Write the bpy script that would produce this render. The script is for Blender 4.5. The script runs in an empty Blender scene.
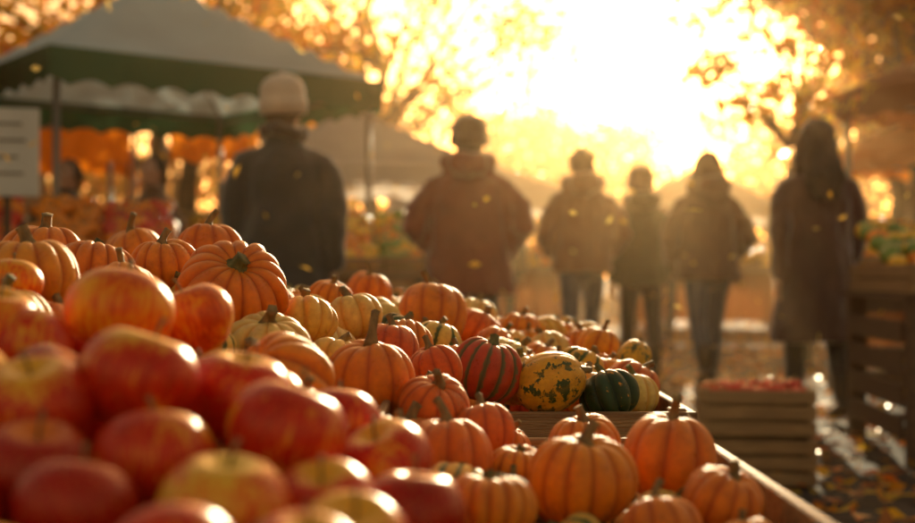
import bpy, math, random
import numpy as np
from mathutils import Vector, noise, Matrix
random.seed(7); rng=np.random.default_rng(7)
sc=bpy.context.scene
sc.view_settings.view_transform='Standard'; sc.view_settings.look='None'; sc.view_settings.exposure=0

# ---------------------------------------------------------------- materials
def new_mat(name):
    m=bpy.data.materials.new(name); m.use_nodes=True
    nt=m.node_tree; b=nt.nodes['Principled BSDF']; return m,nt,b
def N(nt,t,**k):
    n=nt.nodes.new(t)
    for a,v in k.items(): setattr(n,a,v)
    return n
def ramp(nt,stops):
    r=N(nt,'ShaderNodeValToRGB'); e=r.color_ramp.elements
    while len(e)<len(stops): e.new(0.5)
    for i,(p,c) in enumerate(stops):
        e[i].position=p; e[i].color=(c[0],c[1],c[2],1)
    return r
def mapcoord(nt,scale=(1,1,1),kind='Object'):
    tc=N(nt,'ShaderNodeTexCoord'); mp=N(nt,'ShaderNodeMapping'); mp.inputs['Scale'].default_value=scale
    nt.links.new(tc.outputs[kind],mp.inputs[0]); return mp
def noise_n(nt,mp,scale,detail=4,rough=.5):
    n=N(nt,'ShaderNodeTexNoise'); n.inputs['Scale'].default_value=scale; n.inputs['Detail'].default_value=detail
    n.inputs['Roughness'].default_value=rough
    if mp: nt.links.new(mp.outputs[0],n.inputs['Vector'])
    return n
def bump(nt,b,h,strength,dist=.01):
    bp=N(nt,'ShaderNodeBump'); bp.inputs['Strength'].default_value=strength; bp.inputs['Distance'].default_value=dist
    nt.links.new(h,bp.inputs['Height']); nt.links.new(bp.outputs[0],b.inputs['Normal'])
def mixc(nt,f,a,c,mode='MIX'):
    m=N(nt,'ShaderNodeMix',data_type='RGBA',blend_type=mode)
    for sock,v in ((m.inputs[0],f),(m.inputs[6],a),(m.inputs[7],c)):
        if hasattr(v,'links'): nt.links.new(v,sock)
        else: sock.default_value=v if not isinstance(v,tuple) else (v[0],v[1],v[2],1)
    return m.outputs[2]
def simple(name,c1,c2,scale=8,rough=.8,stretch=(1,1,1),bs=.2,sheen=0,bd=.01,spec=.5):
    m,nt,b=new_mat(name); mp=mapcoord(nt,stretch); n=noise_n(nt,mp,scale)
    r=ramp(nt,[(.3,c1),(.7,c2)]); nt.links.new(n.outputs[0],r.inputs[0]); nt.links.new(r.outputs[0],b.inputs['Base Color'])
    b.inputs['Roughness'].default_value=rough; b.inputs['Sheen Weight'].default_value=sheen
    b.inputs['Specular IOR Level'].default_value=spec
    n2=noise_n(nt,mp,scale*5); bump(nt,b,n2.outputs[0],bs,bd); return m
def rnd_out(nt):
    oi=N(nt,'ShaderNodeObjectInfo'); at=N(nt,'ShaderNodeAttribute',attribute_name='rnd')
    ad=N(nt,'ShaderNodeMath',operation='ADD'); nt.links.new(oi.outputs['Random'],ad.inputs[0]); nt.links.new(at.outputs['Fac'],ad.inputs[1])
    fr=N(nt,'ShaderNodeMath',operation='FRACT'); nt.links.new(ad.outputs[0],fr.inputs[0]); return fr.outputs[0]
def squash_mat(name,stops,groove,gmix=.75,rough=.27,patch=None,patch_lo=.5,patch_hi=.56,stripe=None,nscale=3.0):
    m,nt,b=new_mat(name); rv=rnd_out(nt)
    mp=mapcoord(nt)
    cb=N(nt,'ShaderNodeCombineXYZ')
    mu=N(nt,'ShaderNodeMath',operation='MULTIPLY'); mu.inputs[1].default_value=37; nt.links.new(rv,mu.inputs[0])
    nt.links.new(mu.outputs[0],cb.inputs[0]); nt.links.new(mu.outputs[0],cb.inputs[2]); nt.links.new(cb.outputs[0],mp.inputs['Location'])
    n=noise_n(nt,mp,nscale,5,.6)
    r=ramp(nt,stops); nt.links.new(rv,r.inputs[0]); col=r.outputs[0]
    nr=ramp(nt,[(.3,(.64,.48,.42)),(.65,(1.08,1.08,1.08))]); nt.links.new(n.outputs[0],nr.inputs[0])
    col=mixc(nt,.7,col,nr.outputs[0],'MULTIPLY')
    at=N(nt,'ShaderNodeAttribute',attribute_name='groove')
    if patch:
        n3=noise_n(nt,mp,nscale*1.1,4,.7); pr=ramp(nt,[(patch_lo,(0,0,0)),(patch_hi,(1,1,1))]); 
        nt.links.new(n3.outputs[0],pr.inputs[0]); col=mixc(nt,pr.outputs[0],col,patch)
    if stripe:
        n4=noise_n(nt,mp,7,3); a=N(nt,'ShaderNodeMath',operation='ADD'); nt.links.new(at.outputs['Fac'],a.inputs[0])
        s=N(nt,'ShaderNodeMath',operation='MULTIPLY_ADD'); s.inputs[1].default_value=1.0; s.inputs[2].default_value=-.5
        nt.links.new(n4.outputs[0],s.inputs[0]); nt.links.new(s.outputs[0],a.inputs[1])
        sr=ramp(nt,[(.3,(0,0,0)),(.42,(1,1,1))]); nt.links.new(a.outputs[0],sr.inputs[0]); col=mixc(nt,sr.outputs[0],col,stripe)
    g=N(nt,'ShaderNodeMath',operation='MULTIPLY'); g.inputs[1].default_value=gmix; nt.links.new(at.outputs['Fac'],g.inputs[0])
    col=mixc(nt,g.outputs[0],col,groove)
    n5=noise_n(nt,mp,26,6,.7); sr=ramp(nt,[(.66,(0,0,0)),(.74,(1,1,1))]); nt.links.new(n5.outputs[0],sr.inputs[0])
    f=N(nt,'ShaderNodeMath',operation='MULTIPLY'); f.inputs[1].default_value=.4; nt.links.new(sr.outputs[0],f.inputs[0])
    col=mixc(nt,f.outputs[0],col,(.42,.25,.10))
    nt.links.new(col,b.inputs['Base Color'])
    rr=ramp(nt,[(.35,(rough,)*3),(.7,(rough+.2,)*3)]); nt.links.new(n.outputs[0],rr.inputs[0]); nt.links.new(rr.outputs[0],b.inputs['Roughness'])
    b.inputs['Subsurface Weight'].default_value=.18; b.inputs['Subsurface Radius'].default_value=(1.,.35,.06); b.inputs['Subsurface Scale'].default_value=.012
    b.inputs['Sheen Weight'].default_value=.25; b.inputs['Sheen Roughness'].default_value=.35; b.inputs['Sheen Tint'].default_value=(1,.75,.4,1)
    bump(nt,b,n5.outputs[0],.3,.03); return m
ORS=[(0,(.88,.20,.003)),(.35,(.94,.28,.005)),(.7,(.96,.38,.010)),(1,(.90,.23,.004))]
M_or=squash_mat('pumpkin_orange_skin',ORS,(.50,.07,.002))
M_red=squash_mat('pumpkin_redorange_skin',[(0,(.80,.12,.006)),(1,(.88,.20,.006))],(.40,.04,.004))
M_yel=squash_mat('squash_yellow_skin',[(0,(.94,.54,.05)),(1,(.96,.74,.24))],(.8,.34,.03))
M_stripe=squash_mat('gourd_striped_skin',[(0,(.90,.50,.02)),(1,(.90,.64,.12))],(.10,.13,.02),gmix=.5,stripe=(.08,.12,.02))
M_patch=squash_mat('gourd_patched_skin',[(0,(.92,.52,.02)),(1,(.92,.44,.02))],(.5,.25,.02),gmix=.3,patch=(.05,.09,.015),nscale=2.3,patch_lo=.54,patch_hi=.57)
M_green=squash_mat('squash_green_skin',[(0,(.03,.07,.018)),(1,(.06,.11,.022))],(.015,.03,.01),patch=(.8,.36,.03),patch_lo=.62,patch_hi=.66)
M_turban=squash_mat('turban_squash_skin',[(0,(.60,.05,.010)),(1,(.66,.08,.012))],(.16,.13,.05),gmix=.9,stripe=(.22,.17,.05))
def apple_mat(name,under,over,bal):
    m,nt,b=new_mat(name); rv=rnd_out(nt); mp=mapcoord(nt,(9,9,1.1)); mp2=mapcoord(nt,(1,1,1))
    cb=N(nt,'ShaderNodeCombineXYZ'); mu=N(nt,'ShaderNodeMath',operation='MULTIPLY'); mu.inputs[1].default_value=53; nt.links.new(rv,mu.inputs[0])
    nt.links.new(mu.outputs[0],cb.inputs[0]); nt.links.new(mu.outputs[0],cb.inputs[1])
    nt.links.new(cb.outputs[0],mp.inputs['Location']); nt.links.new(cb.outputs[0],mp2.inputs['Location'])
    st=noise_n(nt,mp,1.1,4,.6); bl=noise_n(nt,mp2,.9,2)
    a=N(nt,'ShaderNodeMath',operation='MULTIPLY_ADD'); a.inputs[1].default_value=.75; nt.links.new(st.outputs[0],a.inputs[0])
    c=N(nt,'ShaderNodeMath',operation='MULTIPLY'); c.inputs[1].default_value=.9; nt.links.new(bl.outputs[0],c.inputs[0]); nt.links.new(c.outputs[0],a.inputs[2])
    at=N(nt,'ShaderNodeAttribute',attribute_name='groove')
    s=N(nt,'ShaderNodeMath',operation='MULTIPLY_ADD'); s.inputs[1].default_value=-.5; nt.links.new(at.outputs['Fac'],s.inputs[0]); nt.links.new(a.outputs[0],s.inputs[2])
    r=ramp(nt,[(bal-.14,under),(bal-.03,tuple((u+o)/2 for u,o in zip(under,over))),(bal+.06,over),(.97,(over[0]*.7,over[1]*.5,over[2]))])
    nt.links.new(s.outputs[0],r.inputs[0]); col=r.outputs[0]
    sp=noise_n(nt,mp2,26,2); spr=ramp(nt,[(.62,(0,0,0)),(.66,(1,1,1))]); nt.links.new(sp.outputs[0],spr.inputs[0])
    f=N(nt,'ShaderNodeMath',operation='MULTIPLY'); f.inputs[1].default_value=.55; nt.links.new(spr.outputs[0],f.inputs[0])
    col=mixc(nt,f.outputs[0],col,(.85,.40,.06))
    nt.links.new(col,b.inputs['Base Color']); b.inputs['Roughness'].default_value=.27; b.inputs['Specular IOR Level'].default_value=.5; b.inputs['Specular Tint'].default_value=(1,.85,.6,1)
    bump(nt,b,sp.outputs[0],.12,.02)
    return m
M_apple=apple_mat('apple_red_skin',(.92,.46,.03),(.66,.022,.003),.70)
M_apple2=apple_mat('apple_dark_skin',(.78,.18,.012),(.46,.012,.003),.56)
M_apple3=apple_mat('apple_yellow_skin',(.86,.55,.05),(.74,.08,.006),.86)
M_appleo=apple_mat('apple_orange_skin',(.94,.42,.015),(.84,.14,.005),.78)
M_stem=simple('stem_dry',(.16,.10,.035),(.38,.26,.10),6,.7,(1,1,.3),.5)
M_stemg=simple('stem_green',(.09,.10,.03),(.26,.24,.08),6,.7,(1,1,.3),.5)
M_wood=simple('crate_wood',(.22,.12,.05),(.46,.28,.12),5,.6,(1.5,14,14),.5)
M_woodd=simple('dark_wood',(.09,.05,.025),(.18,.10,.05),5,.75,(1.5,12,12),.5)
M_metal=simple('post_metal',(.18,.17,.16),(.25,.24,.22),5,.4)
def colattr(name,rough=.4,transl=0,spec=.5):
    m,nt,b=new_mat(name); at=N(nt,'ShaderNodeAttribute',attribute_name='col'); nt.links.new(at.outputs['Color'],b.inputs['Base Color'])
    b.inputs['Roughness'].default_value=rough; b.inputs['Specular IOR Level'].default_value=spec
    if transl:
        t=N(nt,'ShaderNodeBsdfTranslucent'); nt.links.new(at.outputs['Color'],t.inputs['Color'])
        mx=N(nt,'ShaderNodeMixShader'); mx.inputs[0].default_value=transl
        nt.links.new(b.outputs[0],mx.inputs[1]); nt.links.new(t.outputs[0],mx.inputs[2]); nt.links.new(mx.outputs[0],nt.nodes['Material Output'].inputs[0])
    return m
M_prod=colattr('produce_skin',.26); M_leaf=colattr('autumn_leaf',.24,.6,.8); M_fall=colattr('fallen_leaf',.28,.4)
M_bark=simple('bark',(.05,.035,.022),(.11,.08,.05),6,.9,(3,3,.6),.8,bd=.03)
def fabric(name,c,transl=.4):
    m,nt,b=new_mat(name); mp=mapcoord(nt); n=noise_n(nt,mp,1.5,5)
    r=ramp(nt,[(.3,tuple(x*.8 for x in c)),(.7,c)]); nt.links.new(n.outputs[0],r.inputs[0]); nt.links.new(r.outputs[0],b.inputs['Base Color'])
    b.inputs['Roughness'].default_value=.8
    t=N(nt,'ShaderNodeBsdfTranslucent'); nt.links.new(r.outputs[0],t.inputs['Color']); mx=N(nt,'ShaderNodeMixShader'); mx.inputs[0].default_value=transl
    nt.links.new(b.outputs[0],mx.inputs[1]); nt.links.new(t.outputs[0],mx.inputs[2]); nt.links.new(mx.outputs[0],nt.nodes['Material Output'].inputs[0]); return m
F_grey=fabric('canvas_grey',(.62,.78,.84),.35); F_green=fabric('canvas_green',(.05,.18,.09),.3); F_dgreen=fabric('canvas_dark_green',(.03,.09,.04),.2); F_white=fabric('canvas_white',(.85,.83,.78),.6)
F_orange=fabric('canvas_orange',(.94,.28,.012),.7); F_brown=fabric('canvas_brown',(.36,.13,.04),.35)

# ---------------------------------------------------------------- mesh helpers
def link(o,parent=None):
    sc.collection.objects.link(o)
    if parent: o.parent=parent
    return o
def empty(name,loc=(0,0,0),rz=0,s=1):
    e=bpy.data.objects.new(name,None); e.empty_display_size=.2; e.location=loc; e.rotation_euler=(0,0,rz); e.scale=(s,s,s); return link(e)
def mesh(name,V,F,mats,mi=None,smooth=True,attrs=None,cols=None,parent=None,loc=(0,0,0)):
    me=bpy.data.meshes.new(name); me.from_pydata([tuple(v) for v in V],[],F if isinstance(F,list) else F.tolist()); 
    for m in (mats if isinstance(mats,(list,tuple)) else [mats]): me.materials.append(m)
    if mi is not None: me.polygons.foreach_set('material_index',np.asarray(mi,dtype=np.int32))
    if smooth: me.polygons.foreach_set('use_smooth',np.ones(len(me.polygons),dtype=bool))
    for k,a in (attrs or {}).items():
        at=me.attributes.new(k,'FLOAT','POINT'); at.data.foreach_set('value',np.asarray(a,dtype=np.float32))
    if cols is not None:
        at=me.attributes.new('col','FLOAT_COLOR','POINT'); c=np.ones((len(V),4),dtype=np.float32); c[:,:3]=cols; at.data.foreach_set('color',c.ravel())
    me.update()
    o=bpy.data.objects.new(name,me); o.location=loc; return link(o,parent)
class Acc:
    def __init__(s): s.V=[];s.F=[];s.M=[];s.C=[];s.n=0
    def add(s,V,F,m=0,c=(1,1,1)):
        V=np.asarray(V,dtype=float); s.V.append(V); s.F+= [[i+s.n for i in f] for f in F]; s.M+=[m]*len(F); s.C.append(np.tile(np.array(c,dtype=float),(len(V),1))); s.n+=len(V)
    def out(s,name,mats,**k): return mesh(name,np.vstack(s.V),s.F,mats,mi=s.M,cols=np.vstack(s.C),**k)
def box(x0,x1,y0,y1,z0,z1,b=.003):
    V=[];idx={}
    X=(x0,x1);Y=(y0,y1);Z=(z0,z1)
    for i in (0,1):
        for j in (0,1):
            for k in (0,1):
                c=np.array([X[i],Y[j],Z[k]]); s=np.array([1-2*i,1-2*j,1-2*k])*b
                for a in range(3):
                    d=s.copy(); d[a]=0; idx[(i,j,k,a)]=len(V); V.append(c+d)
    F=[]
    def q(a,l): F.append([idx[t+(a,)] for t in l])
    q(0,[(0,0,0),(0,0,1),(0,1,1),(0,1,0)]);q(0,[(1,0,0),(1,1,0),(1,1,1),(1,0,1)])
    q(1,[(0,0,0),(1,0,0),(1,0,1),(0,0,1)]);q(1,[(0,1,0),(0,1,1),(1,1,1),(1,1,0)])
    q(2,[(0,0,0),(0,1,0),(1,1,0),(1,0,0)]);q(2,[(0,0,1),(1,0,1),(1,1,1),(0,1,1)])
    for a,bx in ((0,1),(0,2),(1,2)):
        c=3-a-bx
        for p in (0,1):
            for r in (0,1):
                def key(vc):
                    t=[0,0,0]; t[a]=p; t[bx]=r; t[c]=vc; return tuple(t)
                F.append([idx[key(0)+(a,)],idx[key(0)+(bx,)],idx[key(1)+(bx,)],idx[key(1)+(a,)]])
    for i in (0,1):
        for j in (0,1):
            for k in (0,1): F.append([idx[(i,j,k,0)],idx[(i,j,k,1)],idx[(i,j,k,2)]])
    return V,F
def tube(path,radii,n=12,cap=True,lobes=0,ld=0):
    P=[np.array(p,dtype=float) for p in path]; R=[(r,r) if not isinstance(r,tuple) else r for r in radii]
    dirs=[]
    for i in range(len(P)):
        d=P[min(i+1,len(P)-1)]-P[max(i-1,0)]; dirs.append(d/(np.linalg.norm(d)+1e-9))
    if cap:
        P2=[];R2=[];D2=[]
        for t in (90,60,30):
            c,s=math.cos(math.radians(t)),math.sin(math.radians(t)); m=min(R[0])
            P2.append(P[0]-dirs[0]*m*s);R2.append((max(R[0][0]*c,1e-4),max(R[0][1]*c,1e-4)));D2.append(dirs[0])
        P2+=P;R2+=R;D2+=dirs
        for t in (30,60,90):
            c,s=math.cos(math.radians(t)),math.sin(math.radians(t)); m=min(R[-1])
            P2.append(P[-1]+dirs[-1]*m*s);R2.append((max(R[-1][0]*c,1e-4),max(R[-1][1]*c,1e-4)));D2.append(dirs[-1])
        P,R,dirs=P2,R2,D2
    V=[];F=[]
    for p,r,d in zip(P,R,dirs):
        ref=np.array([0,1.,0]) if abs(d[1])<.8 else np.array([0,0,1.])
        a=np.cross(ref,d); a/=np.linalg.norm(a); b=np.cross(d,a)
        for k in range(n):
            t=2*math.pi*k/n; l=1+ld*math.cos(lobes*t)
            V.append(p+a*math.cos(t)*r[0]*l+b*math.sin(t)*r[1]*l)
    m=len(P)
    for i in range(m-1):
        for k in range(n):
            k2=(k+1)%n; F.append([i*n+k,i*n+k2,(i+1)*n+k2,(i+1)*n+k])
    F.append(list(range(n))[::-1]); F.append([(m-1)*n+k for k in range(n)])
    return V,F
def ellipsoid(c,r,n=16,m=10):
    V=[];F=[]
    for i in range(m+1):
        ph=math.pi*i/m
        for k in range(n):
            t=2*math.pi*k/n; s=max(math.sin(ph),.001)
            V.append((c[0]+r[0]*s*math.cos(t),c[1]+r[1]*s*math.sin(t),c[2]+r[2]*math.cos(ph)))
    for i in range(m):
        for k in range(n):
            k2=(k+1)%n; F.append([i*n+k,(i+1)*n+k,(i+1)*n+k2,i*n+k2])
    F.append([k for k in range(n)]); F.append([m*n+k for k in range(n)][::-1])
    return V,F
def remeshed(name,prims,voxel,mat,parent,folds=0,fs=6,smooth_it=3):
    a=Acc()
    for V,F in prims: a.add(V,F)
    me=bpy.data.meshes.new('tmp'); me.from_pydata([tuple(v) for v in np.vstack(a.V)],[],a.F)
    o=bpy.data.objects.new('tmp',me); sc.collection.objects.link(o)
    md=o.modifiers.new('r','REMESH'); md.mode='VOXEL'; md.voxel_size=voxel
    sm=o.modifiers.new('s','SMOOTH'); sm.factor=.5; sm.iterations=smooth_it
    bpy.context.view_layer.update()
    dg=bpy.context.evaluated_depsgraph_get(); me2=bpy.data.meshes.new_from_object(o.evaluated_get(dg)); bpy.data.objects.remove(o)
    me2.name=name; me2.materials.clear(); me2.materials.append(mat)
    if folds:
        sd=random.random()*50
        ns=[v.normal.copy() for v in me2.vertices]
        for v,nn in zip(me2.vertices,ns):
            c=v.co; f=noise.noise(Vector((c.x*fs+sd,c.y*fs,c.z*fs*.55)))+.5*noise.noise(Vector((c.x*fs*2.3,c.y*fs*2.3+sd,c.z*fs*1.6)))
            v.co=c+nn*f*folds
    for p in me2.polygons: p.use_smooth=True
    ob=bpy.data.objects.new(name,me2); return link(ob,parent)

# ---------------------------------------------------------------- squash & apples
def squash(ribs,seg,rings,h,depth,dimp,stemlen,stemr,bend,seed,egg=0,sharp=.55):
    r_=random.Random(seed); n=ribs*seg; V=[];G=[]
    amp=[r_.uniform(.90,1.07) for _ in range(ribs)]; ph0=r_.uniform(0,6)
    for i in range(rings+1):
        ph=math.pi*i/rings; s=math.sin(ph)**.82 if 0<i<rings else 0.004
        for k in range(n):
            t=2*math.pi*k/n; g=abs(math.sin(ribs*t/2)); rb=1-depth*(1-g**sharp)*(.35+.65*math.sin(ph))
            a=1+(amp[k//seg]-1)*g
            rr=s*rb*a*(1+.04*math.sin(t+ph0))*(1+egg*math.cos(ph))
            z=h*math.cos(ph)*(1+.05*math.cos(t*2+ph0)); q=math.exp(-(s/.36)**2)
            z-= dimp*q*(1 if ph<math.pi/2 else -.6)
            z-= (1-g**sharp)*depth*.5*h*math.cos(ph)*min(1,s*2)
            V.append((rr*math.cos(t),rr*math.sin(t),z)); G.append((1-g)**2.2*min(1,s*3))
    F=[];M=[]
    for i in range(rings):
        for k in range(n):
            k2=(k+1)%n; F.append([i*n+k,(i+1)*n+k,(i+1)*n+k2,i*n+k2]); M.append(0)
    F.append(list(range(n)));M.append(0);F.append([rings*n+k for k in range(n)][::-1]);M.append(0)
    if stemlen>0:
        z0=h-dimp-.03; path=[];rad=[]; a=r_.uniform(0,6.28); ST=7
        for i in range(ST+1):
            t=i/ST; path.append((bend*t*t*math.cos(a),bend*t*t*math.sin(a),z0+stemlen*t)); rad.append(stemr*(1.9-2.2*t if t<.4 else 1.02-.15*(t-.4))*(1.18 if i==ST else 1))
        SV,SF=tube(path,rad,n=15,cap=False,lobes=5,ld=.14); b=len(V)
        V+= [tuple(v) for v in SV]; G+=[0]*len(SV); F+=[[i+b for i in f] for f in SF]; M+=[1]*len(SF)
    return V,F,M,G
def applegeo(seg,rings,seed,stem=True):
    r_=random.Random(seed); V=[];G=[]; a0=r_.uniform(0,6); sq=r_.uniform(-.05,.05); tall=r_.uniform(.88,.97)
    for i in range(rings+1):
        ph=math.pi*i/rings
        for k in range(seg):
            t=2*math.pi*k/seg; s=max(math.sin(ph),.004); c=math.cos(ph)
            rr=s*(1+.09*c)*(1+.02*math.cos(5*t+a0)*(.4-c))*(1+sq*math.cos(t+a0))
            z=tall*c-.30*math.exp(-(s/.30)**2)*(c>0)+.14*math.exp(-(s/.3)**2)*(c<0)+.02*math.cos(5*t+a0)*(c<-.3)*s
            V.append((rr*math.cos(t),rr*math.sin(t),z)); G.append(math.exp(-(s/.45)**2)*(1 if c>0 else .5))
    F=[];M=[]
    for i in range(rings):
        for k in range(seg):
            k2=(k+1)%seg; F.append([i*seg+k,(i+1)*seg+k,(i+1)*seg+k2,i*seg+k2]);M.append(0)
    F.append(list(range(seg)));M.append(0);F.append([rings*seg+k for k in range(seg)][::-1]);M.append(0)
    if stem:
        b=len(V); SV,SF=tube([(0,0,tall-.42),(.02,0,tall-.15),(.07,.02,tall+.06),(.13,.03,tall+.2)],[.035,.03,.032,.05],n=8,cap=False)
        V+=[tuple(v) for v in SV];G+=[0]*len(SV);F+=[[i+b for i in f] for f in SF];M+=[1]*len(SF)
    return V,F,M,G
cache={}
SQ={
 'orange':([(11,9,32,.84,.13,.16,.42,.10,.22,1),(9,10,32,.90,.12,.14,.5,.09,.3,2),(12,8,32,.80,.13,.18,.42,.11,.1,3),(10,10,32,.95,.10,.13,.55,.09,.28,4)],M_or),
 'flat':([(14,8,32,.72,.16,.20,.22,.13,.08,11)],M_or),
 'tall':([(10,10,32,.95,.09,.12,.72,.09,-.35,21)],M_or),
 'red':([(10,10,32,.90,.10,.12,.45,.1,.2,31)],M_red),
 'yellow':([(10,10,32,.74,.17,.15,.42,.12,.25,41),(8,12,32,.80,.18,.13,.4,.12,.2,42)],M_yel),
 'stripe':([(9,10,32,.80,.14,.12,.35,.11,.2,51)],M_stripe),
 'patch':([(9,10,32,1.12,.05,.05,.3,.1,.2,61,-.08)],M_patch),
 'green':([(9,10,32,.85,.16,.1,.3,.11,.15,71)],M_green),
 'turban':([(12,9,32,.90,.13,.14,.25,.12,.1,81)],M_turban)}
HERO=[]
def put(kind,x,y,z,r,rx=0,ry=0,rz=0,v=0):
    if kind.startswith('apple'):
        key=(kind,random.randint(0,2))
        if key not in cache:
            V,F,M,G=applegeo(48,30,key[1]+5); mt={'apple':M_apple,'apple_dark':M_apple2,'apple_yellow':M_apple3,'apple_orange':M_appleo}[kind]
            o=mesh('apple',V,F,[mt,M_stem],mi=M,attrs={'groove':G}); cache[key]=o.data; bpy.data.objects.remove(o)
        nm='apple'; r*=1.04
    else:
        r*=1.1
        vs,mt=SQ[kind]; v=v%len(vs); key=(kind,v)
        if key not in cache:
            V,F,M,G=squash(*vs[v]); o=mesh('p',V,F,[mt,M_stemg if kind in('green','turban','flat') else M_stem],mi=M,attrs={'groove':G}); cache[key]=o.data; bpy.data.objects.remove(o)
        nm='pumpkin' if kind in('orange','flat','tall','red') else 'gourd'
    o=bpy.data.objects.new(nm,cache[key]); o.location=(x,y,z); o.scale=(r,r,r); o.rotation_euler=(rx,ry,rz); link(o); HERO.append((x,y,z,r)); return o
A='apple'
L=[
(A,-.238,.95,.771,.043,.2,.25,1),('apple',-.126,.93,.732,.043,.35,-.1,2.2),(A,-.178,1.03,.75,.042,.1,.2,0),('apple',-.209,.88,.719,.041,.3,.1,3),
(A,-.304,.92,.753,.040,-.2,.3,4),('apple_dark',-.285,.86,.715,.039,.3,-.2,1),('apple_dark',-.24,.80,.700,.038,.2,.2,2),('apple_yellow',-.146,.80,.700,.040,.12,.05,.3),
(A,-.06,1.05,.692,.039,.35,-.3,0),(A,-.090,.86,.690,.036,.2,-.4,1),('apple_dark',-.032,.92,.675,.037,.1,.0,2),(A,-.372,1.1,.785,.038,.4,.1,3),
(A,-.33,1.17,.780,.036,.2,.4,5),('apple_dark',-.318,1.0,.757,.038,.5,.4,1),(A,-.105,1.12,.715,.037,.2,.3,2),('apple_orange',-.31,1.17,.812,.048,.25,.2,2),
('apple_orange',-.27,1.30,.804,.040,.2,.3,4),('apple_orange',-.402,1.1,.806,.037,.2,-.3,2),('apple_orange',-.49,1.4,.838,.032,.1,.2,2),(A,-.22,1.12,.742,.038,.3,.2,3),
('apple_yellow',-.37,.95,.765,.037,.3,.2,3),(A,-.17,1.12,.735,.036,.2,-.2,1),
('orange',-.504,1.5,.846,.056,-.05,-.1,0),('flat',-.50,1.75,.857,.052,-.1,.1,.4),('orange',-.427,1.85,.862,.046,-.1,-.1,2),('orange',-.41,2.1,.889,.05,0,.05,3),
('flat',-.303,1.72,.832,.070,.72,.15,.2),('orange',-.42,1.6,.825,.040,.3,.2,3),('yellow',-.216,1.80,.783,.043,-.3,.3,1),('yellow',-.165,2.0,.785,.042,-.2,.2,2),
('orange',-.23,2.3,.81,.037,.3,0,1),('orange',-.052,2.4,.775,.060,.2,.4,2),('yellow',-.236,1.58,.762,.050,.25,-.25,1),('stripe',-.303,1.50,.768,.038,.5,-.4,2),
('tall',-.108,1.58,.718,.051,-.05,-.12,2.2),('red',-.03,1.75,.720,.036,-.2,-.2,1),('turban',.042,1.93,.706,.050,.25,.15,1),('patch',.140,1.93,.690,.044,.3,1.25,.4),
('green',.232,1.94,.668,.042,-.2,.3,2),('stripe',-.038,2.15,.737,.040,.4,.2,2),('red',-.03,1.52,.688,.043,-.4,-.3,3),
('orange',.288,2.62,.702,.044,.3,.2,1),('patch',.345,2.5,.685,.033,.2,.6,1),('yellow',.18,2.55,.70,.043,.2,.3,3),('orange',.143,2.9,.725,.045,.1,.1,1),
('yellow',.041,3.0,.757,.045,.1,.3,1),('green',-.10,2.18,.745,.04,.3,.3,1),('orange',-.2,2.8,.81,.048,.2,0,1),('yellow',.10,2.25,.70,.042,.4,.3,1),
('stripe',.22,2.25,.685,.040,.4,.5,1),('orange',.04,2.6,.735,.052,.4,.3,1),('red',-.10,1.88,.74,.040,.2,.2,2),('yellow',-.165,1.7,.735,.038,.4,.2,2),
('yellow',-.35,1.42,.785,.038,.5,.2,2),('orange',-.62,1.9,.875,.06,.1,0,2),('orange',-.58,2.3,.88,.055,.1,.2,4),
('orange',.122,1.25,.650,.048,.0,-.15,2),('orange',.226,1.37,.654,.049,.1,.1,1),('orange',.255,1.22,.633,.038,.2,.3,0),('orange',-.013,1.35,.654,.044,-.05,.15,1),
('flat',.028,1.15,.642,.038,.1,.1,2),('orange',.182,1.14,.622,.032,.2,.2,3),('orange',.150,1.50,.650,.042,.1,-.1,0),('flat',.065,1.38,.641,.032,.1,.1,0),
('red',.03,1.49,.665,.036,-.2,.2,1),('orange',.258,1.50,.640,.034,.2,.1,2),('orange',.255,1.12,.615,.026,.2,.2,3),
]
for i,(k,x,y,z,r,rx,ry,rz) in enumerate(L): put(k,x,y,z,r,rx,ry,rz,v=i)
ctrl=[(h[0],h[1],h[2]) for h in HERO]+[(-.35,3.3,.80),(-.7,3,.84),(-.3,4,.78),(.1,3.3,.71),(-.75,1.3,.80),(-.7,.8,.72),(-.8,2,.84),(-.8,3.8,.8)]
C=np.array(ctrl)
def S(x,y):
    d2=(C[:,0]-x)**2+(C[:,1]-y)**2+.0006; w=d2**-1.6; return float((w*C[:,2]).sum()/w.sum())
placed=[np.array(h) for h in HERO]
lowP={}
def low(kind,v):
    k=(kind,v)
    if k not in lowP:
        if kind=='a': lowP[k]=applegeo(28,16,v)
        else: lowP[k]=squash(8+v,6,20,.76+.05*v,.13+.01*v,.14,.4,.10,.2,100+v)
    return lowP[k]
fill={'a':[], 'p':[],'g':[],'s':[],'d':[],'r':[]}
def region(x0,x1,y0,y1,layers,sp,rmin,rmax):
    for ly in layers:
        y=y0
        while y<y1:
            x=x0+random.uniform(0,sp*.5)
            while x<x1:
                xx=x+random.uniform(-.015,.015); yy=y+random.uniform(-.015,.015)
                ap = (yy<1.2 and xx<-.03)
                r=random.uniform(rmin,rmax)
                z=S(xx,yy)-ly
                ok=False
                for _ in range(14):
                    P=np.array(placed); dd=np.sqrt(((P[:,:3]-np.array([xx,yy,z]))**2).sum(1)); 
                    if (dd>.86*(P[:,3]+r)).all(): ok=True;break
                    z-=.012
                if ok and z>.53:
                    placed.append(np.array([xx,yy,z,r])); fill['a' if ap else random.choices('pgsdr',(.46,.30,.11,.06,.07))[0]].append((xx,yy,z,r))
                x+=sp
            y+=sp
region(-.85,-.03,.62,1.25,[.02,.08],.075,.034,.040)
region(-.85,-.03,1.25,4.1,[.025,.10],.095,.042,.060)
region(-.03,.26,1.12,1.58,[.035,.08],.07,.030,.038)
region(-.03,.32,2.05,3.5,[.03,.09],.095,.040,.052)
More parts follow.
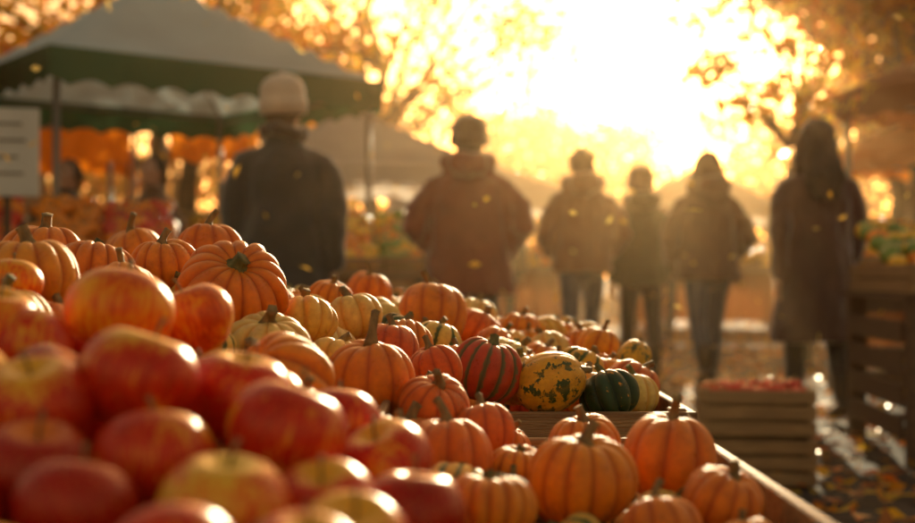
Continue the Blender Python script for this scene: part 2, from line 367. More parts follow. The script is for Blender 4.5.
def build_fill(lst,kind,name,mats):
    a_V=[];a_F=[];a_M=[];a_G=[];a_R=[];n=0
    for (x,y,z,r) in lst:
        V,F,M,G=low(kind,random.randint(0,4)); 
        R=np.array(Matrix.Rotation(random.uniform(0,6.28),3,'Z')@Matrix.Rotation(random.gauss(0,.6),3,'X')@Matrix.Rotation(random.uniform(0,6.28),3,'Z'))
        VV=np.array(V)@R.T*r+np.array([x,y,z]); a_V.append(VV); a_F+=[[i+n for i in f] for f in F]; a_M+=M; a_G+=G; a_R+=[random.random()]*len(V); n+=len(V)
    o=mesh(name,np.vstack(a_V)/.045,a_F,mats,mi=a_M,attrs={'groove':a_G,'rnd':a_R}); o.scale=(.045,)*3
build_fill(fill['a'],'a','apple_pile',[M_apple,M_stem])
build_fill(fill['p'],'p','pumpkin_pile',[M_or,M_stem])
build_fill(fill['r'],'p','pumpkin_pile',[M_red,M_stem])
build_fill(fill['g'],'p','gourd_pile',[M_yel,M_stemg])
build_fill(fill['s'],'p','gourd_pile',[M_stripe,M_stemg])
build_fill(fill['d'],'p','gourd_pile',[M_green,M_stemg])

# ---------------------------------------------------------------- crates & tables
def crate_geo(a,w,d,z0,z1,slats=3,t=.01,m=0):
    hw,hd=w/2,d/2; gap=.012; sh=((z1-z0)-gap*(slats-1))/slats
    for sx in(-1,1):
        for sy in(-1,1):
            cx,cy=sx*(hw-t-.014),sy*(hd-t-.014); a.add(*box(cx-.013,cx+.013,cy-.013,cy+.013,z0+.002,z1+.004,.002),m)
    for i in range(slats):
        zz=z0+i*(sh+gap); j=random.uniform(-.002,.002)
        a.add(*box(-hw,hw,-hd+j,-hd+t+j,zz,zz+sh,.002),m); a.add(*box(-hw,hw,hd-t+j,hd+j,zz,zz+sh,.002),m)
        a.add(*box(-hw+j,-hw+t+j,-hd+t+.003,hd-t-.003,zz,zz+sh,.002),m); a.add(*box(hw-t+j,hw+j,-hd+t+.003,hd-t-.003,zz,zz+sh,.002),m)
    nb=5; bw=(w-2*t-.02)/nb
    for i in range(nb): a.add(*box(-hw+t+.012+i*bw,-hw+t+.004+(i+1)*bw,-hd+t+.002,hd-t-.002,z0+.003,z0+.011,.001),m)
def crate(name,cx,cy,z0,z1,w,d,rz=0,slats=3,mat=M_wood,t=.01):
    a=Acc(); crate_geo(a,w,d,z0,z1,slats,t); o=a.out(name,[mat],smooth=False,loc=(cx,cy,0)); o.rotation_euler=(0,0,rz)
crate('wooden_tray',.133,1.145,.500,.640,.384,1.02,0,2,t=.014)
crate('wooden_crate',.14,2.30,.500,.648,.43,.84,0,2,t=.013)
crate('wooden_crate',-.48,.93,.500,.640,.80,.66,0,2)
crate('wooden_crate',-.48,1.93,.500,.700,.80,1.25,0,3)
crate('wooden_crate',-.48,3.38,.500,.700,.80,1.5,0,3)
crate('wooden_crate',.14,3.2,.500,.66,.42,.9,0,2)
def table(name,x0,x1,y0,y1,z,mat):
    a=Acc(); n=max(3,int((x1-x0)/.14)); w=(x1-x0)/n
    for i in range(n): a.add(*box(x0+i*w+.002,x0+(i+1)*w-.002,y0,y1,z-.025,z,.003))
    for x in(x0+.04,x1-.04):
        for y in(y0+.05,(y0+y1)/2,y1-.05): a.add(*box(x-.03,x+.03,y-.03,y+.03,0.002,z-.027,.004))
        a.add(*box(x-.012,x+.012,y0+.09,y1-.09,z-.13,z-.03,.003))
    return a.out(name,[mat],smooth=False)
table('market_table',-.92,.37,.35,4.2,.497,M_woodd)

def produce(parent,name,x0,x1,y0,y1,zf,n,r,pal,rng_=random):
    a=Acc()
    for _ in range(n):
        x=rng_.uniform(x0,x1);y=rng_.uniform(y0,y1);rr=r*rng_.uniform(.75,1.2); z=zf(x,y)+rr*rng_.uniform(.2,1)
        V,F=ellipsoid((x,y,z),(rr,rr,rr*.88),12,8); V=np.array(V)
        q=np.exp(-(((V[:,0]-x)**2+(V[:,1]-y)**2)/(rr*.3)**2)); V[:,2]-=np.sign(V[:,2]-z)*q*rr*.2
        c=rng_.choice(pal); k=rng_.uniform(.8,1.15); a.add(V,F,0,tuple(min(1,u*k) for u in c))
        if rng_.random()<.6: a.add(*tube([(x,y,z+rr*.6),(x+.2*rr,y,z+rr*1.15)],[rr*.12,rr*.1],n=6,cap=False),0,(.2,.15,.06))
    return a.out(name,[M_prod],parent=parent)
OR=(.92,.28,.01);RD=(.72,.05,.015);YE=(.92,.52,.03);GR=(.22,.32,.05);DG=(.05,.09,.03)
g=empty('apple_crate_stack',(1.22,5.25,0),-.12)
a=Acc(); crate_geo(a,.46,.34,.01,.19,3); crate_geo(a,.46,.34,.21,.39,3); a.out('crates',[M_wood],smooth=False,parent=g)
produce(g,'apples',-.19,.19,-.13,.13,lambda x,y:.35,70,.036,[RD,RD,(.7,.15,.03)])
# ---------------------------------------------------------------- stalls
def stall(name,cx,cy,rz,w,d,eave,peak,roof,val,th,pal,pn=160,pr=.055,cloth=F_brown,pileh=.3,drop=.26):
    e=empty(name,(cx,cy,0),rz); hw,hd=w/2,d/2
    a=Acc()
    for sx in(-1,1):
        for sy in(-1,1): a.add(*tube([(sx*hw,sy*hd,0),(sx*hw,sy*hd,eave-.01)],[.026,.026],n=10,cap=False))
    for sy in(-1,1):
        a.add(*tube([(-hw+.03,sy*hd,eave-.05),(hw-.03,sy*hd,eave-.05)],[.016,.016],n=8,cap=False))
    for sx in(-1,1):
        a.add(*tube([(sx*hw,-hd+.03,eave-.09),(sx*hw,hd-.03,eave-.09)],[.016,.016],n=8,cap=False))
        for sy in(-1,1): a.add(*tube([(sx*hw,sy*hd,eave-.03),(0,0,peak-.06)],[.014,.014],n=8,cap=False))
    a.out('frame',[M_metal],parent=e)
    n=20; V=[];F=[]
    W,D=hw+.08,hd+.08
    for i in range(n+1):
        for j in range(n+1):
            u=-1+2*i/n;v=-1+2*j/n; m=max(abs(u),abs(v)); k=min(abs(u),abs(v))/max(m,1e-6)
            z=eave+(peak-eave)*(1-m)-.07*math.sin(math.pi*m)*(1-k)
            V.append((u*W,v*D,z))
    for i in range(n):
        for j in range(n): b=i*(n+1)+j; F.append([b,b+n+1,b+n+2,b+1])
    mesh('canopy',V,F,roof,parent=e)
    V=[];F=[]; per=[(-W,-D),(W,-D),(W,D),(-W,D),(-W,-D)]; pts=[]
    for (x0,y0),(x1,y1) in zip(per[:-1],per[1:]):
        ln=math.hypot(x1-x0,y1-y0); m=int(ln/.05)
        for i in range(m):
            t=i/m; pts.append((x0+(x1-x0)*t,y0+(y1-y0)*t))
    m=len(pts)
    for i,(x,y) in enumerate(pts):
        k=1.004+.010*math.sin(i*.9); V.append((x*1.004,y*1.004,eave+.01)); V.append((x*k*1.005,y*k*1.005,eave-drop+.05*abs(math.cos(i*math.pi/6))))
    for i in range(m): j=(i+1)%m; F.append([2*i,2*j,2*j+1,2*i+1])
    mesh('valance',V,F,val,parent=e)
    if pal:
        a=Acc(); y0,y1=(-hd-.1,-hd+.8)
        for i in range(6): a.add(*box(-hw+.06,hw-.06,y0+i*.15+.002,y0+i*.15+.147,th-.03,th,.003))
        for x in(-hw+.15,0,hw-.15):
            for y in(y0+.08,y1-.08): a.add(*box(x-.03,x+.03,y-.03,y+.03,0,th-.032,.003))
        a.out('counter',[M_woodd],smooth=False,parent=e)
        V=[];F=[];mm=60
        for i in range(mm+1):
            x=-hw+.05+(w-.1)*i/mm; yy=y0-.015-.012*math.sin(i*1.1)
            V.append((x,y0-.01,th-.03)); V.append((x,yy-.015,.12))
        for i in range(mm): F.append([2*i,2*i+2,2*i+3,2*i+1])
        mesh('counter_cloth',V,F,cloth,parent=e)
        a=Acc()
        k=max(2,int(w/.55)); tw=(w-.16)/k
        for i in range(k):
            x0_=-hw+.08+i*tw; a.add(*box(x0_+.004,x0_+tw-.004,y0+.02,y0+.035,th+.002,th+.12)); a.add(*box(x0_+.004,x0_+tw-.004,y1-.03,y1-.015,th+.002,th+.12+pileh))
            a.add(*box(x0_+.004,x0_+.018,y0+.037,y1-.032,th+.002,th+.12)); a.add(*box(x0_+tw-.018,x0_+tw-.004,y0+.037,y1-.032,th+.002,th+.12))
        a.out('trays',[M_wood],smooth=False,parent=e)
        for i in range(k):
            x0_=-hw+.08+i*tw; p=pal[i%len(pal)]
            produce(e,'produce',x0_+.05,x0_+tw-.05,y0+.07,y1-.07,lambda x,y:th+.06+pileh*(y-y0)/(y1-y0),int(pn/k),pr,p)
    return e
stall('market_stall',-2.55,10.6,math.radians(38),2.6,2.6,2.42,3.35,F_grey,F_green,.95,[[OR],[RD,OR],[OR,YE],[OR]],220,.06)
stall('market_stall',-4.45,8.4,math.radians(20),2.4,2.2,2.55,3.3,F_green,F_dgreen,.9,[[RD],[OR],[RD,OR],[OR]],220,.06,drop=.4)
stall('market_stall',-5.4,14.5,math.radians(10),3.0,2.4,2.35,3.1,F_orange,F_orange,.9,[[OR],[YE],[RD],[OR]],160,.07)
stall('market_stall',-1.3,15.5,math.radians(15),2.6,2.6,2.1,2.9,F_white,F_white,.9,[[OR],[YE],[GR]],150,.07)
stall('market_stall',.35,21,math.radians(5),2.8,2.6,2.1,2.8,F_white,F_white,.9,[[OR],[YE]],90,.08)
stall('market_stall',4.2,22,math.radians(-10),2.4,2.4,2.0,2.75,F_white,F_white,.9,[[OR],[YE]],90,.08)
stall('market_stall',5.35,10.4,math.radians(-62),3.2,2.6,2.45,3.3,F_brown,F_brown,.85,[[YE,GR],[RD],[GR,DG],[OR]],240,.055)
stall('market_stall',6.8,15.8,math.radians(-70),3.4,2.6,2.4,3.3,F_orange,F_orange,.85,[[YE],[RD],[GR],[OR]],200,.06)
for (x0,x1,y,z0,z1) in ((-2.95,-2.05,13.0,2.02,2.42),(-4.3,-3.25,12.6,1.98,2.3)):
    e=empty('orange_banner',(0,y,0)); a=Acc(); a.add(*tube([(x0-.05,0,0),(x0-.05,0,z1+.03)],[.02,.02],n=8,cap=False)); a.add(*tube([(x1+.05,0,0),(x1+.05,0,z1+.03)],[.02,.02],n=8,cap=False)); a.add(*tube([(x0-.05,0,z1+.02),(x1+.05,0,z1+.02)],[.01,.01],n=6,cap=False)); a.out('poles',[M_metal],parent=e)
    V=[];F=[]
    for i in range(31):
        x=x0+(x1-x0)*i/30
        for j in range(7): V.append((x,.03*math.sin(i*.7+j*.3),z1-(z1-z0)*j/6*(1-.06*math.sin(i*.5))))
    for i in range(30):
        for j in range(6): b=i*7+j; F.append([b,b+7,b+8,b+1])
    mesh('cloth',V,F,F_orange,parent=e)
def bench(x,y,rz,w,top,ph,pals,n=170,r=.05):
    b=empty('produce_bench',(x,y,0),rz); h=w/2
    a=Acc()
    for i in range(8): a.add(*box(-h,h,-.6+i*.15+.002,-.6+i*.15+.148,top-.03,top))
    for xx in(-h+.06,h-.06):
        for yy in(-.54,.54): a.add(*box(xx-.04,xx+.04,yy-.04,yy+.04,0,top-.032))
    for k in range(4):
        z=.12+k*(top-.2)/4
        a.add(*box(-h+.005,-h+.019,-.5,.5,z,z+.1)); a.add(*box(-h+.1,h-.1,-.585,-.565,z,z+.1))
    a.out('bench',[M_woodd],smooth=False,parent=b)
    k=len(pals); tw=(w-.04)/k
    for i,p in enumerate(pals):
        cx=-h+.02+tw*(i+.5); a=Acc(); crate_geo(a,tw-.02,1.1,top+.002,top+.13,2)
        o=a.out('tray',[M_wood],smooth=False,parent=b); o.location=(cx,0,0)
        produce(b,'produce',cx-tw/2+.05,cx+tw/2-.05,-.48,.48,lambda x,y:top+.03+ph*(y+.5),n,r,p)
bench(2.78,6.1,math.radians(-4),1.56,.77,.26,[[YE,YE,GR,OR,GR],[RD,OR,GR,YE]])
bench(-2.55,8.2,math.radians(14),1.5,.92,.36,[[OR,RD],[OR],[RD,OR]],120,.055)
bench(-.62,9.7,math.radians(10),.95,.85,.42,[[OR,YE],[YE,OR,GR]],130,.055)
bench(3.3,8.9,math.radians(-10),1.3,.85,.35,[[YE,OR],[RD,GR]],130,.055)
s=empty('price_sign',(-2.45,6.9,0),math.radians(12))
a=Acc(); a.add(*box(-.17,.17,-.012,.012,1.28,1.76)); a.add(*box(-.02,.02,.014,.044,0,1.7),1)
a.add(*box(-.25,.25,-.2,.25,0.0,.03),1)
for i,wd in enumerate((.16,.20,.12,.18)): a.add(*box(-wd/2,wd/2,-.0155,-.0125,1.665-i*.09,1.682-i*.09,.0005),2)
a.out('board',[simple('sign_white',(.62,.60,.56),(.74,.72,.68),4,.6),M_woodd,simple('sign_ink',(.2,.18,.16),(.26,.24,.2),4,.6)],smooth=False,parent=s)

# ---------------------------------------------------------------- people
def cloth(name,c): return simple(name,tuple(x*.75 for x in c),c,12,.85,(1,1,1),.35,.9,.004)
M_skin=simple('skin',(.50,.28,.19),(.58,.34,.24),6,.5,bs=.05); M_boot=simple('boot',(.03,.02,.015),(.06,.04,.03),8,.5)
M_jean=cloth('denim',(.05,.08,.14)); M_black=cloth('dark_trousers',(.03,.028,.03))
def hand(side,wr,par):
    w=np.array(wr); down=np.array([0,.18,-1.]); down/=np.linalg.norm(down); fw=np.array([0,1.,.18]); fw/=np.linalg.norm(fw); inn=np.array([-side,0,0.])
    pr=[tube([w-down*.01,w+down*.04,w+down*.085],[(.017,.026),(.015,.038),(.013,.038)],n=12)]
    for i,(o,l) in enumerate(((.028,.068),(.010,.078),(-.009,.072),(-.027,.056))):
        p0=w+down*.075+fw*o; p1=p0+down*l*.5+inn*.006; p2=p1+down*l*.32+inn*.02; p3=p2+down*l*.15+inn*.022
        pr.append(tube([p0,p1,p2,p3],[.0095,.009,.008,.007],n=8))
    t0=w+down*.03+fw*.03; t1=t0+down*.03+fw*.022+inn*.01; t2=t1+down*.035+fw*.006+inn*.012
    pr.append(tube([t0,t1,t2],[.013,.011,.009],n=8)); return remeshed('hand',pr,.005,M_skin,par,smooth_it=1)
def person(x,y,rz,H,coat,trous,hem=.8,stride=.35,wf=1.0,hat=None,hatm=None,hair=None,hairlen=0,hood=False,scarf=None,elb=.0,face=0,pockets=False,name='pedestrian',ph=1):
    e=empty(name,(x,y,0),rz,H/1.77)
    pr=[tube([(0,0,1.05),(0,0,.86)],[(.15,.105),(.155,.115)],n=20)]
    feet=[]
    for sd in(-1,1):
        f=ph*sd*stride/2; az=.085 if f>=0 else .085+min(.12,abs(f)*.45)
        kn=(sd*.095,f*.5+(.05 if f<0 else .03),.50); an=(sd*.09,f,az)
        pr.append(tube([(sd*.085,0,.90),(sd*.092,f*.25+.02,.70),kn,(sd*.092,(kn[1]+f)/2-.01,.30),an],[.098,.085,.066,.062,.056],n=16)); feet.append((an,f))
    remeshed('trousers',pr,.015,trous,e,folds=.006,fs=9)
    pr=[]
    for an,f in feet:
        tip=0 if f>=0 else -abs(f)*.45*.9
        tz=max(.035,an[2]-.055+tip)
        pr.append(tube([(an[0],an[1],an[2]+.12),(an[0],an[1]-.005,an[2]+.02)],[.062,.056],n=14))
        pr.append(tube([(an[0],an[1]-.05,an[2]-.045),(an[0],an[1]+.05,(an[2]-.04+tz)/2+.005),(an[0],an[1]+.15,tz)],[(.042,.040),(.047,.040),(.045,.030)],n=14))
    remeshed('boots',pr,.01,M_boot,e)
    pts=[(hem,.215*wf,.165),( (hem+.98)/2,.205*wf,.15),(1.02,.188*wf,.14),(1.13,.183*wf,.135),(1.27,.190*wf,.142),(1.36,.175*wf,.132),(1.42,.135*wf,.11),(1.48,.095,.09),(1.54,.078,.078)]
    if hem<.6: pts=[(hem,.25*wf,.20)]+[(.75,.22*wf,.17)]+pts[2:]
    pr=[tube([(0,0,p[0]) for p in pts],[(p[1],p[2]) for p in pts],n=28,cap=False)]
    wr=[]
    for sd in(-1,1):
        sw=-ph*sd*stride*.45
        if pockets: el=(sd*(.30+elb),-.05,1.12); wz=(sd*(.235),.12,.98)
        else: el=(sd*(.245+elb),-.03+sw*.3,1.12); wz=(sd*(.245+elb*.7),.07+sw*.8,.875)
        pr.append(tube([(sd*.11*wf,0,1.395),(sd*.160*wf,0,1.365),tuple((np.array((sd*.185*wf,0,1.37))+np.array(el))/2+np.array((sd*.012,0,0))),el,tuple((np.array(el)+np.array(wz))/2),wz],[.062,.070,.068,.062*wf,.058,.05],n=14)); wr.append((sd,wz))
    if hood: pr.append(tube([(-.10,.05,1.50),(-.115,-.04,1.52),(-.07,-.115,1.51),(0,-.14,1.49),(.07,-.115,1.51),(.115,-.04,1.52),(.10,.05,1.50)],[.045,.06,.075,.085,.075,.06,.045],n=14))
    remeshed('coat',pr,.016,coat,e,folds=.018,fs=8)
    for sd,wz in wr:
        if not pockets: hand(sd,(wz[0],wz[1]+.005,wz[2]-.045),e)
    hd=empty('head_pivot'); hd.parent=e; hd.scale=(1.1,1.1,1.03); hd.location=(0,0,-.055)
    pr=[ellipsoid((0,.015,1.655),(.079,.094,.105),20,14),ellipsoid((0,.045,1.59),(.056,.06,.05),16,10),tube([(0,-.01,1.44),(0,0,1.58)],[.056,.056],n=14),
        tube([(0,.105,1.665),(0,.122,1.635),(0,.118,1.628)],[.009,.013,.012],n=8),ellipsoid((0,.100,1.60),(.024,.010,.010),10,6),
        ellipsoid((0,.098,1.685),(.05,.012,.012),10,6)]
    for sd in(-1,1): pr.append(ellipsoid((sd*.080,.005,1.65),(.010,.020,.032),10,8))
    remeshed('head',pr,.007,M_skin,hd,smooth_it=2)
    a=Acc()
    for sd in(-1,1): a.add(*ellipsoid((sd*.03,.100,1.662),(.012,.008,.010),10,8),0,(.8,.8,.8)); a.add(*ellipsoid((sd*.03,.1065,1.662),(.005,.003,.005),8,6),0,(.03,.02,.02))
    a.out('eyes',[M_prod],parent=hd)
    if hair:
        pr=[ellipsoid((0,-.012,1.670),(.092,.100,.103),20,14),tube([(0,-.05,1.64),(0,-.045,1.56)],[(.078,.05),(.065,.04)],n=16)]
        if hairlen:
            pr.append(tube([(0,-.05,1.66),(0,-.075,1.55),(.0,-.11,1.45),(0,-.135,1.5-hairlen)],[(.084,.06),(.098,.055),(.115,.045),(.08,.025)],n=18))
            for sd in(-1,1): pr.append(tube([(sd*.07,0,1.66),(sd*.088,-.01,1.54),(sd*.11,-.03,1.42)],[.03,.037,.022],n=10))
        remeshed('hair',pr,.01,hair,hd,folds=.010,fs=26,smooth_it=1)
    if hat=='beanie':
        V=[];F=[];n=96; prof=[(1.618,.096,.0),(1.62,.106,.02),(1.665,.110,.02),(1.685,.108,.02),(1.688,.102,.012),(1.72,.103,.015),(1.755,.096,.015),(1.785,.076,.012),(1.803,.045,.008),(1.81,.002,0)]
        for z,r,rb in prof:
            for k in range(n):
                t=2*math.pi*k/n; q=r*(1+rb*math.cos(24*t)); V.append((q*.97*math.cos(t),-.005-(z-1.63)*.12+q*1.10*math.sin(t),z+.012*math.sin(t)))
        for i in range(len(prof)-1):
            for k in range(n): k2=(k+1)%n; F.append([i*n+k,i*n+k2,(i+1)*n+k2,(i+1)*n+k])
        mesh('beanie',V,F,hatm,parent=hd)
    if scarf: remeshed('scarf',[tube([(.09*math.cos(t),.0+.095*math.sin(t),1.52+.015*math.sin(t*2)) for t in np.linspace(0,6.28,18)],[.038]*18,n=10)],.01,scarf,e,folds=.01,fs=18)
    hd.rotation_euler=(0,0,face)
    return e
c_navy=cloth('coat_navy',(.03,.03,.038)); c_rust=cloth('coat_rust',(.30,.055,.02)); c_tan=cloth('coat_tan',(.30,.12,.045)); c_oliv=cloth('coat_olive',(.08,.09,.04))
c_brn=cloth('coat_brown',(.16,.07,.03)); c_long=cloth('coat_plum',(.09,.032,.026)); k_cream=cloth('knit_cream',(.80,.64,.50)); k_dark=cloth('knit_dark',(.06,.03,.022)); k_brown=cloth('knit_brown',(.14,.06,.026))
h_br=simple('hair_brown',(.08,.04,.018),(.15,.07,.03),20,.5,(6,6,1),.5); h_dk=simple('hair_dark',(.03,.018,.012),(.06,.035,.02),20,.45,(6,6,1),.5)
person(-.89,6.5,.15,1.84,c_navy,M_black,hem=.72,stride=.3,wf=1.08,hat='beanie',hatm=k_cream,hair=h_br,scarf=k_dark,face=-.35)
person(.07,7.8,-.08,1.80,c_rust,M_black,hem=.72,stride=.35,wf=1.3,hat='beanie',hatm=k_dark,hair=h_dk,hood=True,pockets=True,elb=.04,face=.1,ph=-1)
person(.97,9.9,.05,1.84,c_tan,M_jean,hem=.84,stride=.42,wf=1.12,hair=h_br,hood=True,pockets=True)
person(1.47,10.2,0,1.70,c_oliv,M_black,hem=.80,stride=.35,wf=1.08,hat='beanie',hatm=k_brown,hair=h_dk,hood=True,ph=-1)
person(1.83,9.3,.1,1.76,c_brn,M_jean,hem=.82,stride=.48,wf=1.15,hair=h_br,hairlen=.12,hood=True,pockets=True)
person(2.08,7.35,.08,1.76,c_long,M_black,hem=.47,stride=.32,wf=1.1,hair=h_dk,hairlen=.18,ph=-1,scarf=k_dark)
person(-2.25,9.4,2.6,1.74,c_brn,M_black,hem=.8,stride=.1,hair=h_dk,name='stallholder')
person(-2.85,9.3,2.9,1.70,c_navy,M_black,hem=.8,stride=.1,hair=h_dk,name='stallholder')
person(.55,15.5,0,1.75,c_navy,M_jean,hem=.8,stride=.3,hair=h_dk); person(2.6,16,3.1,1.72,c_brn,M_jean,hem=.8,stride=.4,hair=h_br,hairlen=.2)

# ---------------------------------------------------------------- trees
LP=[(.95,.58,.03),(.95,.48,.02),(.92,.34,.015),(.95,.66,.06),(.7,.5,.05),(.85,.22,.015)]
LB=[(.75,.34,.03),(.6,.22,.02),(.9,.48,.03),(.45,.16,.02),(.5,.34,.05)]
def leaves_np(cent,size,pal,flat=False):
    n=len(cent); u=rng.normal(size=(n,3)); 
    if flat: u[:,2]*=.15
    u/=np.linalg.norm(u,axis=1)[:,None]; w=rng.normal(size=(n,3)); 
    if flat: w[:,2]*=.15
    w-= (w*u).sum(1)[:,None]*u; w/=np.linalg.norm(w,axis=1)[:,None]; nn=np.cross(u,w)
    s=(size*rng.uniform(.6,1.3,n))[:,None]
    a=cent-u*s; b=cent+w*s*.5+nn*s*.18; c=cent+u*s; d=cent-w*s*.5+nn*s*.18
    V=np.stack([a,b,c,d],1).reshape(-1,3); 
    F=[]
    for i in range(n): k=4*i; F.append([k,k+1,k+2]);F.append([k,k+2,k+3])
    pl=np.array(pal)[rng.integers(0,len(pal),n)]*rng.uniform(.7,1.1,n)[:,None]
    return V,F,np.repeat(np.clip(pl,0,1),4,axis=0)
def tree(x,y,h,cr,crown0,nleaf,lsz,pal=LP,name='maple_tree',nb=16,sp=.11):
    a=Acc(); r0=h*.022
    tp=[(x+random.uniform(-.05,.05)*i,y,h*.75*i/6) for i in range(7)]
    a.add(*tube(tp,[r0*(1.5 if i==0 else 1-.13*i) for i in range(7)],n=12,cap=False),0)
    cl=[]
    for i in range(nb):
        t=random.uniform(.35,1); st=np.array(tp[int(t*6)]); st[2]=max(st[2],crown0*.9)
        an=random.uniform(0,6.28); L_=cr*random.uniform(.5,1.0)
        en=np.array([x+math.cos(an)*L_,y+math.sin(an)*L_,crown0+(h-crown0)*random.uniform(.05,1)*(1-.35*L_/cr)])
        mid=(st+en)/2+np.array([0,0,.08*cr]); a.add(*tube([st,mid,en],[r0*.4,r0*.22,r0*.06],n=7,cap=False),0)
        cl+= [(mid,.5),(en,1.)]
        for _ in range(3):
            e2=en+np.array([random.gauss(0,.5),random.gauss(0,.5),random.gauss(0,.35)])*cr*.35; a.add(*tube([mid*.4+en*.6,e2],[r0*.12,r0*.03],n=5,cap=False),0); cl.append((e2,.8))
    P=np.array([c[0] for c in cl]); W=np.array([c[1] for c in cl]); idx=rng.choice(len(P),nleaf,p=W/W.sum())
    cen=P[idx]+rng.normal(size=(nleaf,3))*np.array([1,1,.75])*sp*cr
    V,F,Cc=leaves_np(cen,lsz,pal); a.V.append(V); a.F+=[[i+a.n for i in f] for f in F]; a.M+=[1]*len(F); a.C.append(Cc); a.n+=len(V)
    return a.out(name,[M_bark,M_leaf],smooth=False)
tree(-3.9,18.5,8.5,2.9,3.0,2600,.11)
tree(-7.2,17,9,3.2,3.0,2400,.12)
tree(-1.7,26,10.0,3.7,3.4,3100,.13)
tree(-6.5,27,11,4.5,3.2,2800,.15)
tree(-12,24,11,4.5,3,3000,.16)
tree(6.2,17.0,8.0,2.6,2.4,4200,.12,LB,nb=22)
tree(7.4,21.5,8.5,2.6,2.4,3600,.14,LB,nb=20)
tree(3.25,12.0,3.5,.85,2.3,700,.07,nb=9)
tree(9.6,25,10,3.8,3,3400,.16)
tree(12.5,19,9,4,3,3000,.15)
a=Acc(); cc=[]
for i in range(46):
    x=-45+i*2.1+random.uniform(-1,1); y=random.uniform(46,62); hh=random.uniform(7.0,9.0)+(2.0 if (x<-1 or x>14) else 0)
    a.add(*tube([(x,y,0),(x,y,hh*.6)],[.22,.12],n=8,cap=False),0,(.1,.07,.05))
    for j in range(9):
        c=np.array([x+random.gauss(0,1.3),y+random.gauss(0,1),hh*random.uniform(.25,.9)]); cc.append(c+rng.normal(size=(120,3))*np.array([.9,.9,.6]))
V,F,Cc=leaves_np(np.vstack(cc),.26,LP+[(.5,.4,.05)]); a.V.append(V); a.F+=[[i+a.n for i in f] for f in F]; a.M+=[1]*len(F); a.C.append(Cc); a.n+=len(V)
a.out('distant_trees',[M_bark,M_leaf],smooth=False)
M_brick=simple('brick',(.20,.11,.07),(.30,.17,.11),3,.9); M_roof=simple('roof_tile',(.10,.05,.035),(.16,.08,.05),4,.8)
m_gl,nt,bb=new_mat('window_glass'); bb.inputs['Base Color'].default_value=(.05,.06,.07,1); bb.inputs['Roughness'].default_value=.1
M_trim=simple('trim',(.5,.47,.42),(.6,.57,.5),4,.7)
def house(x,y,rz,w,d,h):
    e=empty('brick_house',(x,y,0),rz)
    a=Acc(); a.add(*box(-w/2,w/2,-d/2,d/2,0,h,.01)); a.out('walls',[M_brick],smooth=False,parent=e)
    V=[(-w/2-.3,-d/2-.3,h+.004),(w/2+.3,-d/2-.3,h+.004),(w/2+.3,d/2+.3,h+.004),(-w/2-.3,d/2+.3,h+.004),(-w/2-.3,0,h+2.4),(w/2+.3,0,h+2.4)]
    mesh('roof',V,[[0,1,5,4],[2,3,4,5],[0,4,3],[1,2,5],[3,2,1,0]],M_roof,smooth=False,parent=e)
    a=Acc(); k=int(w/1.8)
    for fl in range(int(h/2.8)):
        for i in range(k):
            cx=-w/2+(i+.5)*w/k; z=1+fl*2.8; a.add(*box(cx-.5,cx+.5,-d/2-.06,-d/2-.003,z-.1,z+1.5),0); a.add(*box(cx-.42,cx-.02,-d/2-.075,-d/2-.062,z,z+1.4),1); a.add(*box(cx+.02,cx+.42,-d/2-.075,-d/2-.062,z,z+1.4),1)
    a.out('windows',[M_trim,m_gl],smooth=False,parent=e)
house(-20,33,math.radians(50),16,8,6); house(20,31,math.radians(-55),16,8,6)

# ---------------------------------------------------------------- ground
m,nt,bb=new_mat('paving'); mp=mapcoord(nt)
br=N(nt,'ShaderNodeTexBrick'); br.inputs['Scale'].default_value=1; br.inputs['Brick Width'].default_value=.26; br.inputs['Row Height'].default_value=.13; br.inputs['Mortar Size'].default_value=.01
br.inputs['Color1'].default_value=(.12,.10,.085,1);br.inputs['Color2'].default_value=(.07,.062,.055,1);br.inputs['Mortar'].default_value=(.03,.027,.025,1); nt.links.new(mp.outputs[0],br.inputs['Vector'])
n1=noise_n(nt,mp,.7,6); r=ramp(nt,[(.3,(.55,.5,.45)),(.7,(1.1,1.05,1))]); nt.links.new(n1.outputs[0],r.inputs[0]); nt.links.new(mixc(nt,1.0,br.outputs['Color'],r.outputs[0],'MULTIPLY'),bb.inputs['Base Color'])
rr=ramp(nt,[(.35,(.72,)*3),(.65,(.92,)*3)]); nt.links.new(n1.outputs[0],rr.inputs[0]); nt.links.new(rr.outputs[0],bb.inputs['Roughness']); bb.inputs['Specular IOR Level'].default_value=.3
n2=noise_n(nt,mp,25,5); ad=N(nt,'ShaderNodeMath',operation='SUBTRACT'); nt.links.new(n2.outputs[0],ad.inputs[0]); nt.links.new(br.outputs['Fac'],ad.inputs[1]); bump(nt,bb,ad.outputs[0],.8,.012)
mesh('ground',[(-300,-100,0),(300,-100,0),(300,500,0),(-300,500,0)],[[0,1,2,3]],m,smooth=False)
nl=17000
cen=np.column_stack([rng.uniform(-5,7,nl),3+22*rng.random(nl)**1.9,rng.uniform(.012,.05,nl)])
V,F,Cc=leaves_np(cen,.045,[(.95,.40,.02),(.85,.22,.015),(.95,.58,.04),(.4,.15,.03)],flat=True); V[:,2]=np.maximum(V[:,2],.005)
mesh('fallen_leaves',V,F,M_fall,smooth=False,cols=Cc)
nl=700
cen=np.column_stack([rng.uniform(-2.5,4.5,nl),rng.uniform(3.8,16,nl),rng.uniform(.3,3.4,nl)])
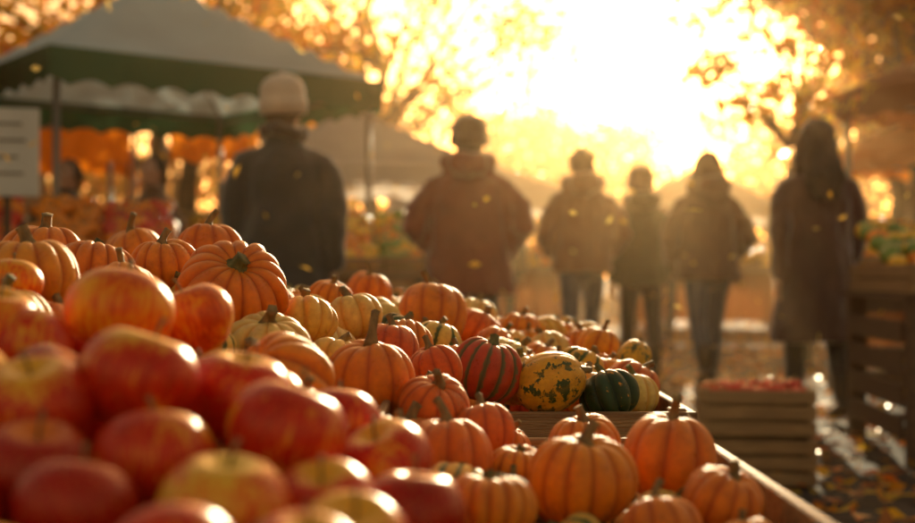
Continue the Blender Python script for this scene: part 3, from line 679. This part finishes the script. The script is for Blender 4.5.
V,F,Cc=leaves_np(cen,.026,[(.98,.75,.25),(.95,.6,.1)]); mesh('mote_flakes',V,F,M_leaf,smooth=False,cols=Cc)  # leaf-shaped flakes added in the air, standing in for sunlit dust motes

# ---------------------------------------------------------------- light, haze, sky, camera
EL,AZ=math.radians(12.5),math.radians(9)
sd=Vector((math.sin(AZ)*math.cos(EL),math.cos(AZ)*math.cos(EL),math.sin(EL)))
sl=bpy.data.lights.new('sun','SUN'); sl.energy=5; sl.angle=math.radians(.5); sl.color=(1,.78,.46)
so=bpy.data.objects.new('sun',sl); so.rotation_euler=sd.to_track_quat('Z','Y').to_euler(); so.location=(5,30,20); link(so)
w=bpy.data.worlds.new('World'); sc.world=w; w.use_nodes=True; nt=w.node_tree; bg=nt.nodes['Background']
sky=N(nt,'ShaderNodeTexSky'); sky.sky_type='NISHITA'; sky.sun_disc=False; sky.sun_elevation=EL; sky.sun_rotation=AZ; sky.dust_density=3; sky.air_density=1.1; sky.ozone_density=.3
nt.links.new(mixc(nt,1.0,sky.outputs[0],(1.5,.92,.50),'MULTIPLY'),bg.inputs[0]); bg.inputs[1].default_value=.15
m=bpy.data.materials.new('haze'); m.use_nodes=True; nt=m.node_tree; nt.nodes.clear(); out=N(nt,'ShaderNodeOutputMaterial'); vs=N(nt,'ShaderNodeVolumeScatter')
vs.inputs['Color'].default_value=(1,.70,.35,1); vs.inputs['Density'].default_value=.0042; vs.inputs['Anisotropy'].default_value=.84; nt.links.new(vs.outputs[0],out.inputs['Volume'])
V,F=box(-60,60,2.8,50,.03,8,.01); mesh('morning_haze',V,F,m,smooth=False)
cd=bpy.data.cameras.new('camera'); cd.lens=50; cd.sensor_width=36; cd.clip_end=1500; cd.clip_start=.05
cd.dof.use_dof=True; cd.dof.focus_distance=1.8; cd.dof.aperture_fstop=3.1; cd.dof.aperture_blades=0
co=bpy.data.objects.new('camera',cd); co.location=(0,0,.85); co.rotation_euler=(math.radians(90.63),0,0); link(co); sc.camera=co
